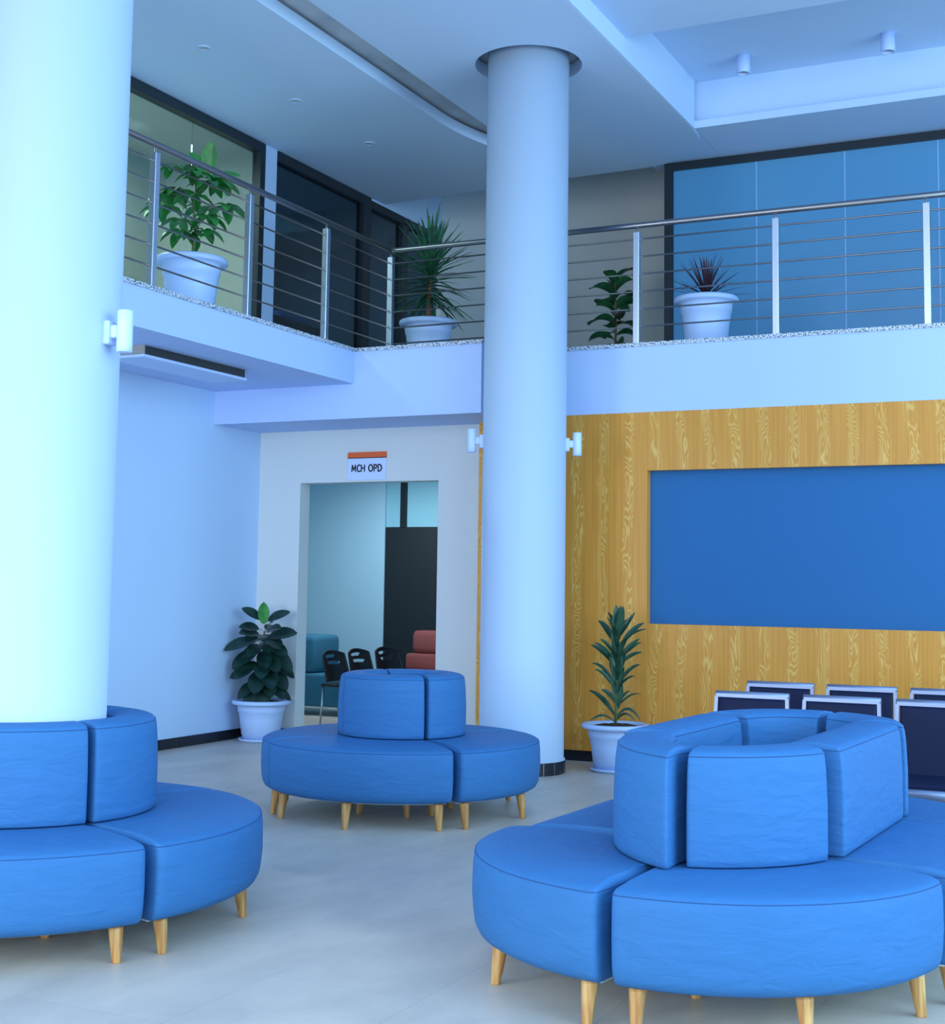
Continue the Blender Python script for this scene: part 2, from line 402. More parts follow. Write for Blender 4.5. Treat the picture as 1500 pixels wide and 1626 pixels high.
# room beyond the doorway ------------------------------------------
MB().box(-11, -8.46, 15.0, 15.15, 0, 3.2).build('wall_inner', M_inwall, kind='structure')
MB().box(-11.2, -11.0, YD+.17, 16, 0, 3.2).box(-5.0, -4.85, YD+.17, 16, 0, 3.2).box(-11, -5, 15.6, 15.75, 0, 3.2).box(-11, XL, YD+.01, YD+.17, 0, 3.2).build('wall_inner_sides', M_inwall, kind='structure')
MB().box(-11, -4.85, YD+.17, 15.75, 2.95, 3.15).build('ceiling_inner', M_inwall, kind='structure')
dr = bpy.data.objects.new('door_1', None); COL.objects.link(dr); dr['kind'] = 'structure'; dr.location = (-7.6, 15.05, 0)
MB().box(-.86, .0, -.03, .03, 0, 2.19).build('leaf', M_doorpanel, dr)
MB().box(.004, 1.4, -.03, .03, 0, 2.19).build('leaf', M_doorpanel, dr)
MB().box(-.655, -.578, -.04, .04, 2.185, 2.95).build('mullion', M_dark, dr)
MB().box(-.86, -.66, -.008, .008, 2.19, 2.95).build('transom_pane', M_frost, dr)
MB().box(-.573, 1.4, -.008, .008, 2.19, 2.95).build('transom_pane', M_frost, dr)
la = thing('ceiling_light', 'flat lit panel on the ceiling of the room through the doorway', 'ceiling light', (-7.9, 13.6, 2.95))
MB().box(-.32, .32, -.32, .32, -.03, 0).build('frame', M_lamp, la)
M_em = mat('lamp_diffuser', (.9, .95, 1), .5); M_em.node_tree.nodes['Principled BSDF'].inputs['Emission Color'].default_value = (.8, .95, 1, 1)
M_em.node_tree.nodes['Principled BSDF'].inputs['Emission Strength'].default_value = 2
MB().box(-.3, .3, -.3, .3, -.036, -.03).build('diffuser', M_em, la)
lb = thing('ceiling_light', 'square flat light panel on the office ceiling behind the gallery glass', 'ceiling light', (-8.62, 8.75, 5.86))
MB().box(-.32, .32, -.32, .32, -.03, 0).build('frame', M_lamp, lb)
MB().box(-.28, .28, -.28, .28, -.034, -.03).build('diffuser', M_frost, lb)
area('inner_room_lamp', (-7.9, 13.6, 2.88), (0, 0, 0), .6, .6, 42, (.78, .92, 1.0))
area('office_lamp', (-8.65, 9.2, 5.79), (0, 0, 0), .5, 2.2, 105, (1.0, .98, .92))
area('rear_office_fill', (-9.3, 13.4, 5.79), (0, 0, 0), .6, 1.6, 34, (.75, .92, 1.0))  # added fill to brighten the room behind the tinted panes, no fitting

# ------------------------------------------------------------ columns
def column(c, top, label):
    t = thing('round_column', label, 'column', (*c, 0))
    MB().lathe([(RC+.012, .1), (RC+.012, .106), (RC, .112), (RC, top)], 64).build('shaft', M_col, t)
    bm = MB(); n = 20
    for k in range(n):
        a0, a1 = 2*PI*k/n+.012, 2*PI*(k+1)/n-.012
        ring = []
        for z in (0, .1):
            pts = [(r*math.cos(a), r*math.sin(a)) for r, a in [(RC+.014, a0+(a1-a0)*i/4) for i in range(5)] + [(RC-.01, a1), (RC-.01, a0)]]
            ring.append([Vector((x, y, z)) for x, y in pts])
        bm.rings(ring)
    bm.build('base_tiles', M_black, t)
    MB().lathe([(RC+.010, 0), (RC+.010, .101)], 48).build('base_grout', M_grout, t)
    return t
column(COL_C, 6.36, 'white round column standing free beside the timber wall, through a ceiling collar')
column(COL_L, ZC, 'thick white round column wrapped by a blue ring sofa')

def sconce(c, ang, z, label):
    t = thing('wall_sconce', label, 'wall light', (c[0]+math.cos(ang)*RC, c[1]+math.sin(ang)*RC, z), ang, 'up and down lights on the columns')
    M90 = Matrix.Rotation(PI/2, 4, 'Y')
    MB().rbox(-.006, .028, -.035, .035, -.06, .05, .005).build('backplate', M_lamp, t)
    MB().rbox(.02, .062, -.02, .02, -.03, .03, .005).build('arm', M_lamp, t)
    b = MB().lathe([(.030, -.097), (.036, -.095), (.036, -.062), (.0365, -.060), (.036, -.058), (.036, .046), (.0365, .048), (.036, .05), (.036, .093), (.033, .096), (.026, .096), (.026, .088)], 24, (.092, 0)).build('barrel', M_lamp, t)
    return t
vd = math.atan2(-COL_C[1], -COL_C[0])       # towards the entrance
sconce(COL_C, vd + math.radians(86), 2.665, 'white cylinder wall light on the free column, on its timber wall side')
sconce(COL_C, vd - math.radians(86), 2.685, 'white cylinder wall light on the free column, on its doorway side')
vd = math.atan2(-COL_L[1], -COL_L[0])
sconce(COL_L, vd + math.radians(53), 2.625, 'white cylinder wall light on the thick column above the ring sofa')

# ------------------------------------------------------------ sofas
def arc_path(R):
    return lambda u: (R*math.cos(u/R), R*math.sin(u/R), math.cos(u/R), math.sin(u/R))
def line_path():
    return lambda u: (0, u, 1, 0)
def rrect(path, Lh, Wh, d, rc, nl, nw, taper=0):
    hu, hv = Lh-max(0, min(d, .09))*.14, Wh-d; r = max(.003, min(rc-d*.4, hv*.98, hu*.98)); pts = []
    def side(a, b_, n): return [(a[0]+(b_[0]-a[0])*i/n, a[1]+(b_[1]-a[1])*i/n) for i in range(n)]
    def corner(cu, cv, a0): return [(cu+r*math.cos(a0+PI/2*i/4), cv+r*math.sin(a0+PI/2*i/4)) for i in range(4)]
    pts += side((-hu+r, -hv), (hu-r, -hv), nl) + corner(hu-r, -hv+r, -PI/2)
    pts += side((hu, -hv+r), (hu, hv-r), nw) + corner(hu-r, hv-r, 0)
    pts += side((hu-r, hv), (-hu+r, hv), nl) + corner(-hu+r, hv-r, PI/2)
    pts += side((-hu, hv-r), (-hu, -hv+r), nw) + corner(-hu+r, -hv+r, PI)
    out = []
    k0, k1 = getattr(path, 'skew', (0, 0))
    for u, v in pts:
        if k0 or k1:
            f = (u+Lh)/(2*Lh); u = u + v*(k0*(1-f)+k1*f)
        x, y, nx, ny = path(u); out.append((x+nx*v, y+ny*v))
    return out
def cushion(path, L, W, prof, rc=.03, nl=26, nw=6):
    rings = [[Vector((x, y, z)) for x, y in rrect(path, L/2, W/2, d, rc, nl, nw)] for d, z in prof]
    return MB().rings(rings, True, True)
def piping(path, L, W, d, z, rc=.03):
    return MB().tube([(x, y, z) for x, y in rrect(path, L/2, W/2, d, rc, 26, 6)], .0019, 6, closed=True)
def leg_mesh(x, y, h, lean=(0, 0)):
    n = 16; rings = []
    for r, f in ((.030, 0), (.0295, .12), (.019, .93), (.0185, .97), (.0175, 1)):
        rings.append([Vector((x+lean[0]*f*.02+r*math.cos(2*PI*i/n), y+lean[1]*f*.02+r*math.sin(2*PI*i/n), h*(1-f)*1.0)) for i in range(n)])
    return MB().rings(rings[::-1], True, True)
def seat_prof(zb, zs, W, crown=.035):
    p = [(.075, zb), (.045, zb+.004), (.020, zb+.018), (.006, zb+.045), (0, zb+.08), (-.006, (zb+zs)/2), (-.004, zs-.05), (0, zs-.012), (.004, zs), (.012, zs+.009), (.03, zs+.017), (.07, zs+.025), (.14, zs+.032), (W/2-.03, zs+crown)]
    return p
def back_prof(zb, zt, W):
    h = W/2
    return [(.009, zb), (.002, zb+.007), (0, zb+.03), (0, (zb+zt)/2), (.006, zt-.08), (.011, zt-.035), (.017, zt-.014), (.028, zt-.003), (.045, zt+.004), (h-.02, zt+.012)]

def sofa_section(name, label, cat, group, loc, rz, kind, ri, rm, ro, span, zb, zs, zt, straight=0, back=None):
    # ri / rm / ro: inside of the back, front of the back, front of the seat
    t = thing(name, label, cat, loc, rz, group)
    if kind == 'arc':
        sW = ro - (ri+.02); sR = (ro + ri+.02)/2; sp = arc_path(sR); sL = sR*math.radians(span) 
        gap = .010
        bW = rm - ri; bR = (rm+ri)/2; bp = arc_path(bR); bL = bR*math.radians(span)
        if back:      # the back of this section follows its own flatter curve, given in hall coordinates
            bx, by, br, bt, a0, a1, skew = back; ca, sa = math.cos(-rz), math.sin(-rz); ox, oy = bx-loc[0], by-loc[1]
            lx_, ly_ = ox*ca-oy*sa, ox*sa+oy*ca; am = math.radians((a0+a1)/2) - rz
            bR = br - bt/2; bW = bt; bL = bR*math.radians(abs(a1-a0))
            bp = lambda u: (lx_+bR*math.cos(u/bR+am), ly_+bR*math.sin(u/bR+am), math.cos(u/bR+am), math.sin(u/bR+am))
            bp.skew = skew
        legs = [(ro-.085, a) for a in (-span/2+5, 0, span/2-5)] + [(ri+.09, a) for a in (-span/2+14, span/2-14)]
        legs = [(r*math.cos(math.radians(a)), r*math.sin(math.radians(a)), math.cos(math.radians(a)), math.sin(math.radians(a))) for r, a in legs]
    else:
        sW = ro - (ri+.02); m_ = (ro+ri+.02)/2; sp = lambda u: (m_, u, 1, 0); sL = straight; gap = .008
        bW = rm - ri; mb_ = (rm+ri)/2; bp = lambda u: (mb_, u, 1, 0); bL = straight
        legs = [(x, y, 1, 0) for x in (ro-.085, ri+.09) for y in (-straight/2+.07, straight/2-.07)]
    s = cushion(sp, sL-gap, sW, seat_prof(zb, zs, sW), .022).build('seat', M_fab, t)
    p = piping(sp, sL-gap, sW, .004, zs+.001, .022).build('piping', M_piping, s)
    b = cushion(bp, bL-gap, bW, back_prof(zs+.037, zt, bW), .016).build('backrest', M_fab, t)
    piping(bp, bL-gap, bW, .016, zt-.016, .016).build('piping', M_piping, b)
    MB().rings([[Vector((x, y, z)) for x, y in rrect(sp, (sL-gap)/2, sW/2, .085, .022, 20, 4)] for z in (zb-.006, zb+.002)]).build('lining', M_lining, t)
    for x, y, lx, ly in legs:
        lo = leg_mesh(x, y, zb, (lx, ly)).build('leg', M_leg, t)
    return t
D = math.radians
# ring sofa in the middle of the hall
GC = 'quarter sections of the free-standing blue ring sofa'
CC = (-4.545, 8.345, 0)
c0 = sofa_section('sofa_section', 'blue quarter ring sofa section, widest of the middle ring, before the doorway', 'sofa', GC, CC, D(-84.6), 'arc', .225, .430, .925, 88.4, .162, .466, .895)
dup(c0, 'blue quarter ring sofa section beside the base of the free white column, facing it', CC, D(5.6))
dup(c0, 'blue quarter ring sofa section at the back of the middle ring, facing the doorway', CC, D(96.5))
dup(c0, 'blue quarter ring sofa section of the middle ring facing the potted rubber plant', CC, D(-174.2))
# ring sofa around the thick column
GL = 'quarter sections of the blue ring sofa around the thick column'
CL = (COL_L[0], COL_L[1], 0)
l0 = sofa_section('sofa_section', 'blue quarter sofa section before the thick column, cut off at the picture edge', 'sofa', GL, CL, D(-64.3), 'arc', .362, .582, 1.065, 88.6, .138, .436, .880)
dup(l0, 'blue quarter sofa section at the thick column, its rounded seat pointing into the hall', CL, D(26.2))
dup(l0, 'blue quarter sofa section behind the thick column, only back top and seat rim seen', CL, D(116))
dup(l0, 'blue quarter sofa section on the hidden side of the thick column, by the wall', CL, D(206))
# long oval sofa
GR = 'sections of the big oval blue sofa by the waiting benches'
NC, FC = Vector((-1.53, 5.42, 0)), Vector((-1.475, 6.50, 0))
SC = Vector((-1.592, 5.462, 0))
axr = math.atan2(FC.y-NC.y, FC.x-NC.x) - PI/2
sofa_section('sofa_section', 'blue curved sofa section of the oval sofa, wrinkled back, next to the wide front section', 'sofa', GR, SC + Vector((-.012, -.008, 0)), D(-141.3), 'arc', .235, .487, .908, 88.6, .150, .460, .905, back=(-1.21, 5.537, .757, .25, -124.4, -177, (0, .55)))
sofa_section('sofa_section', 'blue curved sofa section at the front end of the oval sofa, widest in view', 'sofa', GR, SC, D(-51.2), 'arc', .235, .487, .908, 88.6, .150, .460, .905, back=(-1.711, 5.582, .655, .25, -70.5, -19.6, (-.30, 0)))
fl, fr_ = FC + Vector((-.01, .04, 0)), FC + Vector((.012, .03, 0))
sofa_section('sofa_section', 'blue curved sofa section at the far end of the oval sofa, facing the timber wall', 'sofa', GR, fl, D(136.6), 'arc', .215, .467, .900, 87.0, .150, .460, .905, back=(fl.x, fl.y, .467, .252, 77.5, 179.5, (0, 0)))
sofa_section('sofa_section', 'blue curved sofa section at the far end of the oval sofa, before the waiting benches', 'sofa', GR, fr_, D(47.2), 'arc', .215, .467, .900, 87.0, .150, .460, .905, back=(fr_.x, fr_.y, .467, .252, 3, 74.5, (0, 0)))
MIDC = (NC+FC)/2
r1 = sofa_section('sofa_section', 'blue straight sofa section along the oval sofa, sunlit flat back toward the entrance side', 'sofa', GR, MIDC + Vector((.006, .03, 0)), axr, 'line', .215, .467, .90, 90, .150, .460, .905, straight=(FC-NC).length-.03)
sofa_section('sofa_section', 'blue straight sofa section of the oval sofa on the side of the potted dracaena', 'sofa', GR, MIDC + Vector((-.015, .040, 0)), axr+PI, 'line', .215, .467, .90, 90, .150, .460, .905, straight=(FC-NC).length-.20)

# ------------------------------------------------------------ waiting benches
def bench(loc, label, rz=0):
    t = thing('waiting_bench', label, 'bench', loc, rz, 'steel framed waiting benches')
    lean = .11
    for k in (-1, 0, 1):
        cx = k*.553
        # back frame: tapered aluminium surround with a rolled top bar, leaning back
        def P(x, z, y=0): return Vector((cx+x, y + (z-.40)*lean, z))
        fr = MB()
        for s_ in (-1, 1):
            rings = [[P(s_*(.222+.012*(.84-z)/.4)+dx, z, dy) for dx, dy in ((-.011, -.014), (.011, -.014), (.011, .014), (-.011, .014))] for z in (.36, .5, .65, .825)]
            fr.rings(rings)
        fr.tube([P(-.232, .835, .012), P(.232, .835, .012)], .021, 12)
        fr.rings([[P(x, z, dy) for z, dy in ((.818, -.016), (.84, -.016), (.84, .02), (.818, .02))] for x in (-.226, .226)])
        fr.rings([[P(x, z, dy) for z, dy in ((.36, -.014), (.385, -.014), (.385, .014), (.36, .014))] for x in (-.23, .23)])
        fo = fr.build('back_frame', M_alu, t)
        cu = MB()
        prof = []
        for d, y in ((.012, .012), (.0, .004), (.0, -.012), (.012, -.022), (.04, -.026)):
            prof.append([P(x, z, y) for x, z in ((-.209+d, .385+d), (.209-d, .385+d), (.207-d, .815-d), (-.207+d, .815-d))])
        cu.rings(prof).build('back_cushion', M_navy, t)
        MB().rbox(cx-.225, cx+.225, -.46, -.02, .385, .425, .012).build('seat', M_navy, t)
        se = MB(); se.tube([(cx-.235, -.47, .375), (cx+.235, -.47, .375)], .024, 12)
        se.rings([[Vector((x, y, z)) for y, z in ((-.47, .36), (0, .35), (0, .385), (-.47, .385))] for x in (cx-.24, cx-.226)])
        se.rings([[Vector((x, y, z)) for y, z in ((-.47, .36), (0, .35), (0, .385), (-.47, .385))] for x in (cx+.226, cx+.24)])
        se.build('seat_frame', M_alu, t)
    MB().rbox(-.85, .85, -.27, -.19, .30, .36, .005).build('beam', M_steel, t)
    for s_ in (-1, 1):
        l = MB(); l.rbox(s_*.6-.03, s_*.6+.03, -.255, -.205, .03, .30, .004); l.rbox(s_*.6-.03, s_*.6+.03, -.48, .10, 0, .035, .006)
        l.build('leg', M_steel, t)
    return t
bn = bench((-1.705, 8.66, 0), 'three seat waiting bench directly behind the oval blue sofa, one dark back fully seen')
dup(bn, 'three seat waiting bench against the timber wall, only its back tops seen', (-1.775, 9.70, 0))

# ------------------------------------------------------------ plants
def pot_parts(t, soil=True, kr=1.0, kz=1.0):
    MB().lathe([(.155, .012), (.165, .014), (.176, .06), (.182, .065), (.200, .20), (.212, .27), (.217, .275), (.222, .30), (.222, .305), (.228, .345), (.268, .345), (.276, .352), (.279, .366), (.274, .379), (.262, .385), (.240, .383), (.226, .37), (.222, .33)], 48, caps=True).build('pot', M_white, t)
    MB().lathe([(.14, 0), (.19, .0), (.205, .012), (.212, .024), (.208, .03), (.199, .024), (.18, .012), (.15, .011)], 40).build('saucer', M_white, t)
    if soil:
        rings = []
        for r, z in ((.215, .352), (.19, .362), (.12, .374), (.05, .380)):
            rings.append([Vector((r*math.cos(2*PI*i/24), r*math.sin(2*PI*i/24), z+random.uniform(-.006, .006))) for i in range(24)])
        MB().rings(rings, True, True).build('soil', M_soil, t)
    for o in t.children:
        o.scale = (kr, kr, kz)
def leaf(mb, p, d, L, W, droop=.5, shape='oval', fold=.25, n=9, up=Vector((0, 0, 1)), stalk=0.0):
    """a blade that starts at p along d and bends down by droop"""
    p = Vector(p); d = Vector(d).normalized()
    side = d.cross(up)
    if side.length < .05: side = d.cross(Vector((random.uniform(-1, 1), random.uniform(-1, 1), .1)))
    side.normalize(); pts = []; q = p.copy(); dd = d.copy(); st = L/n
    if stalk: 
        e = p + d*stalk; mb.tube([p, (p+e)/2, e], .003, 5); q = e.copy()
    rings = []
    for i in range(n+1):
        f = i/n
        if shape == 'oval': wd_ = math.sin(PI*min(1, (f*.97+.03)))**.62
        elif shape == 'strap': wd_ = min(1, .35+2.2*f) * (1-f**3.2)**.8
        elif shape == 'spike': wd_ = min(1, .7+.8*f) * (1-f)**.55
        elif shape == 'lance': wd_ = math.sin(PI*min(1, f*.93+.07))**.8 * (1-.15*f)
        elif shape == 'fiddle': wd_ = (math.sin(PI*min(1, f*.96+.04))**.6) * (.62+.5*f)
        wd_ = max(wd_, .02)*W/2
        nrm = side.cross(dd).normalized()
        wv = nrm*(fold*wd_)
        rings.append([q - side*wd_ + wv, q - side*wd_*.5 + wv*.35, q.copy(), q + side*wd_*.5 + wv*.35, q + side*wd_ + wv])
        dd = (dd + Vector((0, 0, -1))*droop/n).normalized(); q = q + dd*st
    mb.rings(rings, False, True, closed=False)
def sph(az, el): return Vector((math.cos(az)*math.cos(el), math.sin(az)*math.cos(el), math.sin(el)))
PG = 'white pots of green plants'

# rubber plant in the corner
def rubber_plant():
    t = thing('potted_plant', 'rubber plant with broad dark leaves in a white pot, in the corner by the doorway', 'plant', (-7.60, 11.17, 0))
    pot_parts(t)
    st = MB()
    for ox, oy, tx, ty, h in ((0, 0, .01, .0, .96), (.05, .02, .07, -.02, .62), (-.035, .02, -.05, .02, .50)):
        st.tube([(ox, oy, .36), (ox*.5+tx*.5, oy*.5+ty*.5, .36+h*.35), (tx, ty, .36+h*.7)], .011, 8, taper=[.013, .011, .007])
    st.build('stem', M_trunk, t)
    fo = MB(); rr = random.Random(4)
    r = Vector((.84, .54, 0)); v = Vector((-.54, .84, 0))     # across and away from the entrance view
    # (across, up, length, width, across direction, up direction, toward viewer)
    spec = [(-.02, 1.16, .21, .11, -.75, .70, .1), (.03, 1.15, .23, .11, .85, .62, .1), (-.03, 1.08, .20, .12, -.95, .35, .3), (.03, 1.06, .20, .12, .55, .35, .6), (-.02, 1.02, .20, .13, -.7, .0, .7), (.02, 1.10, .18, .11, .3, .4, .7),
            (.05, 1.0, .28, .16, .95, .42, .25), (-.06, .98, .32, .15, -1, -.05, .1), (-.02, .93, .20, .12, -.9, -.35, .4), (.06, .95, .23, .14, .8, -.25, .5), (.08, .92, .32, .16, .75, -.55, .3), (.02, .97, .22, .13, .2, -.2, .9),
            (-.05, .88, .28, .15, -.9, -.30, .3), (-.07, .90, .28, .15, -1, -.55, .1), (.0, .90, .24, .15, .15, -.6, .9), (.10, .85, .28, .14, .85, -.5, -.1), (.10, .80, .27, .13, 1, -.45, .1), (-.05, .78, .28, .16, -.9, -.35, .4), (.05, .86, .24, .15, .5, -.5, .7),
            (-.07, .75, .27, .13, -1, -.25, -.1), (.03, .76, .28, .17, .35, -.7, .8), (-.02, .72, .27, .17, -.25, -.75, .8), (.10, .72, .25, .15, .8, -.65, .3), (.05, .68, .24, .15, .3, -.8, .6), (-.05, .60, .23, .13, -.85, -.5, .2), (.02, .82, .26, .16, -.1, -.55, .9),
            (-.05, .56, .25, .16, -.5, -.85, .5), (.06, .62, .24, .13, .8, -.6, .4), (.06, .57, .26, .11, .95, -.35, .2), (.01, .83, .24, .15, .5, -.3, -.7), (-.02, .98, .22, .14, -.4, .1, -.8), (0, .66, .24, .15, -.3, -.5, -.7), (.02, .60, .22, .14, .1, -.8, .6), (-.03, 1.03, .22, .13, -.8, .3, .5), (.0, 1.04, .20, .13, .1, -.1, 1.0), (.04, .99, .22, .14, .6, -.1, .7), (-.03, .95, .22, .14, -.5, -.3, .8), (.02, 1.07, .2, .13, .4, .3, -.7), (0, .92, .24, .15, .2, .2, -.8)]
    for a, z, L_, W_, da, dz, dv in spec:
        d = r*da + Vector((0, 0, dz)) - v*dv
        leaf(fo, r*a*.6+Vector((0, 0, z-.04)), d, L_, W_, .45, 'oval', .16, up=Vector((0, 0, 1)) - v*.9, stalk=.03)
    fo.build('foliage', M_rubberleaf, t)
    nl = MB(); leaf(nl, Vector((.0, 0, 1.10)) - v*.03, Vector((-.02, 0, 1))-v*.15, .21, .11, .1, 'oval', .2, up=-v); nl.build('young_leaf', M_schef, t)['label'] = 'bright green young leaf at the top'
rubber_plant()

def leaf_to(mb, pts, W, shape, face, fold=.3, n=10):
    """a blade along the quadratic curve through three points, its face turned toward `face`"""
    a, b_, c = [Vector(p) for p in pts]; rings = []
    for i in range(n+1):
        f = i/n
        p = a*(1-f)**2 + b_*2*f*(1-f) + c*f*f
        tg = ((b_-a)*(1-f) + (c-b_)*f).normalized()
        side = tg.cross(face).normalized(); nrm = side.cross(tg).normalized()
        if shape == 'strap': wd_ = (.30 + .70*min(1, f*2.4)**.8) * max(.02, 1-f**4)**.9
        else: wd_ = max(.03, (.25+.75*min(1, f*2)) * (1-f**2.2))
        wd_ *= W/2
        rings.append([p - side*wd_ + nrm*fold*wd_, p - side*wd_*.5 + nrm*fold*wd_*.35, p, p + side*wd_*.5 + nrm*fold*wd_*.35, p + side*wd_ + nrm*fold*wd_])
    mb.rings(rings, False, True, closed=False)

def dracaena():
    t = thing('potted_plant', 'dracaena with upright dark strap leaves in a white pot, before the timber wall', 'plant', (-3.965, 10.93, 0))
    pot_parts(t)
    MB().tube([(0, 0, .36), (.005, 0, .6), (.02, 0, .85), (.03, 0, 1.05)], .012, 8, taper=[.013, .012, .011, .009]).build('stem', M_gstem, t)
    fo = MB(); rr = random.Random(9)
    r = Vector((.936, .352, 0)); v = Vector((-.352, .936, 0))
    # (start across, up) (tip across, up) width, sideways bow, in millimetres across the plant as seen from the entrance
    LV = [(30, 730, 0, 960, 62, 0), (20, 720, 40, 955, 62, 0), (40, 730, 60, 948, 60, 0), (5, 660, -148, 830, 50, 20), (10, 730, -76, 858, 34, 10), (62, 730, 158, 905, 38, -8), (65, 640, 236, 818, 44, 15), (120, 690, 250, 772, 26, 10),
          (-10, 570, -136, 682, 32, 15), (-18, 490, -210, 630, 48, 25), (-20, 540, -185, 660, 30, 12), (40, 510, 196, 692, 42, 18), (70, 540, 212, 662, 32, 10), (75, 500, 216, 583, 36, 12),
          (0, 320, -200, 482, 30, 45), (0, 290, -175, 444, 38, 25), (35, 330, 203, 488, 34, 28), (45, 300, 156, 398, 28, 14), (-5, 180, -120, 276, 38, 14), (0, 70, -225, 262, 40, 30), (5, 140, 120, 272, 22, 18), (10, 130, 215, 240, 18, 40),
          (0, 55, 210, 28, 26, 95), (0, 30, 165, 20, 24, 60), (-10, 20, -215, 30, 22, 50), (10, 420, -60, 560, 50, 10), (20, 420, 80, 560, 50, -10), (15, 350, -40, 470, 44, 8), (25, 350, 70, 460, 44, -8)]
    for sx_, sz, ex, ez, W_, bow in LV:
        dv = rr.uniform(-.16, .16)
        a = r*((sx_*.35)/1000) + Vector((0, 0, .372+sz/1000*.97))
        c = r*(ex/1000) + v*dv*min(1, abs(ex)/120) + Vector((0, 0, .372+ez/1000*1.02))
        b_ = (a+c)/2 + Vector((0, 0, (30+bow*1.6)/1000)) + (c-a)*.0
        leaf_to(fo, (a, b_, c), W_/1000*1.18, 'strap', (-v*.75 + Vector((0, 0, .65))).normalized(), .3)
    for k in range(10):
        z = .62+.052*k; az = k*2.4
        d = r*math.cos(az)*.35 + v*math.sin(az)
        a = Vector((.015, 0, z)); c = a + d*.26 + Vector((0, 0, .20))
        leaf_to(fo, (a, (a+c)/2+Vector((0, 0, .06)), c), .05, 'strap', (Vector((0, 0, 1))-d*.5).normalized(), .3)
    for k in range(8):
        z = .50+.06*k; a = Vector((.012, 0, z)); sg_ = (-1)**k
        c = a + r*.045*sg_ - v*.02 + Vector((0, 0, .20)); leaf_to(fo, (a, (a+c)/2, c), .05, 'strap', -v, .5)
    fo.build('foliage', M_drac, t)
dracaena()

def schefflera(loc, label, seed, h=1.0, spread=1.0, z0=.46):
    t = thing('potted_plant', label, 'plant', loc)
    pot_parts(t, True, 1.055, 1.27)
    rr = random.Random(seed); st = MB(); fo = MB()
    H_ = h
    st.tube([(0, 0, z0), (.02, .01, z0+H_*.3), (.0, .0, z0+H_*.6), (.03, .0, z0+H_*.85)], .01, 8, taper=[.014, .012, .010, .006])
    r = Vector((.84, .54, 0)); v = Vector((-.54, .84, 0))
    # stalks: height, reach, across, away, number of leaflets, leaflet size
    whorls = [(.18, .12, -.9, -.3, 6, 1.0), (.20, .10, .9, -.2, 6, .95), (.14, .05, .1, -.9, 5, .9), (.42, .30, -1, -.2, 7, 1.1), (.46, .30, 1, -.1, 7, 1.1), (.52, .12, .0, -.9, 6, 1.0), (.62, .16, -.7, .2, 7, 1.05), (.66, .16, .6, -.4, 7, 1.05), (.50, .20, .2, .9, 6, 1.0), (.82, .22, -.8, -.2, 6, .8), (.88, .10, -.2, .4, 6, .75), (.30, .22, .5, -.6, 7, 1.0), (.34, .20, -.5, .5, 7, 1.0), (.58, .30, -.95, .5, 7, 1.05), (.72, .24, .9, .3, 7, 1.05), (.76, .10, .1, -.9, 6, .95)]
    for z, L_, a, c, nl_, sc in whorls:
        d = (r*a + v*c).normalized()
        p0 = Vector((.01, 0, z0+z*H_)); p1 = p0 + d*L_*spread + Vector((0, 0, .10))
        st.tube([p0, (p0+p1)/2+Vector((0, 0, .02)), p1], .004, 6)
        off = rr.uniform(0, 1)
        for i in range(nl_):
            az = 2*PI*(i+off)/nl_
            dd = Vector((math.cos(az), math.sin(az), rr.uniform(-.1, .2))) + d*.3
            leaf(fo, p1, dd, rr.uniform(.16, .20)*sc, rr.uniform(.08, .10)*sc, rr.uniform(.8, 1.4), 'lance', .18, stalk=.02)
    # the big pale leaves at the top
    for a, b_, c, L_ in ((.1, 1.0, -.2, .27), (-.5, .8, -.3, .22), (.95, .25, -.1, .25), (.8, -.25, -.3, .2), (-.85, .15, .2, .18)):
        leaf(fo, r*.10 + Vector((0, 0, z0+.86*H_)), r*a + v*c + Vector((0, 0, b_)), L_, .13, .35, 'oval', .18, up=Vector((0, 0, 1))-v*.8, stalk=.03)
    st.build('stem', M_gstem, t); fo.build('foliage', M_schef, t); return t
ZF = SLAB + .033
schefflera((-6.92, 9.0, ZF), 'umbrella plant with bright green leaves in a white pot behind the gallery railing', 3, .82, .85)
schefflera((-1.02, 12.15, ZF), 'umbrella plant on the gallery at the picture edge, one leaf tip seen', 6, .85, .95)

def yucca():
    t = thing('potted_plant', 'yucca with a burst of long narrow leaves in a white pot at the railing corner', 'plant', (-6.37, 12.09, ZF))
    pot_parts(t, True, 1.045, 1.27)
    MB().tube([(0, 0, .46), (.0, 0, .6), (.01, 0, .85), (.03, 0, 1.10)], .03, 10, taper=[.034, .030, .024, .015]).build('stem', M_trunk, t)
    fo = MB(); rr = random.Random(5)
    for i in range(120):
        f = i/119; az = i*2.39996
        z = .68 + .46*f
        el = -.22 + 1.62*f**1.5 + rr.uniform(-.14, .14)
        leaf(fo, (.02*f, 0, z), sph(az, el), rr.uniform(.42, .58), .052, .5*(1-f)+.08, 'spike', .25, n=7)
    fo.build('foliage', M_yucca, t)
yucca()

def cordyline():
    t = thing('potted_plant', 'small purple spiky cordyline in a white pot behind the railing, before blue glass', 'plant', (-3.52, 12.03, ZF))
    pot_parts(t, True, 1.035, 1.27)
    MB().tube([(0, 0, .46), (0, 0, .55)], .02, 8).build('stem', M_trunk, t)
    fo = MB(); rr = random.Random(8)
    for i in range(46):
        f = i/45; az = i*2.39996
        leaf(fo, (0, 0, .49+.04*f), sph(az, .12+1.40*f**.9+rr.uniform(-.08, .08)), rr.uniform(.32, .43), .030, .12, 'spike', .3, n=6)
    fo.build('foliage', M_cord, t)
cordyline()

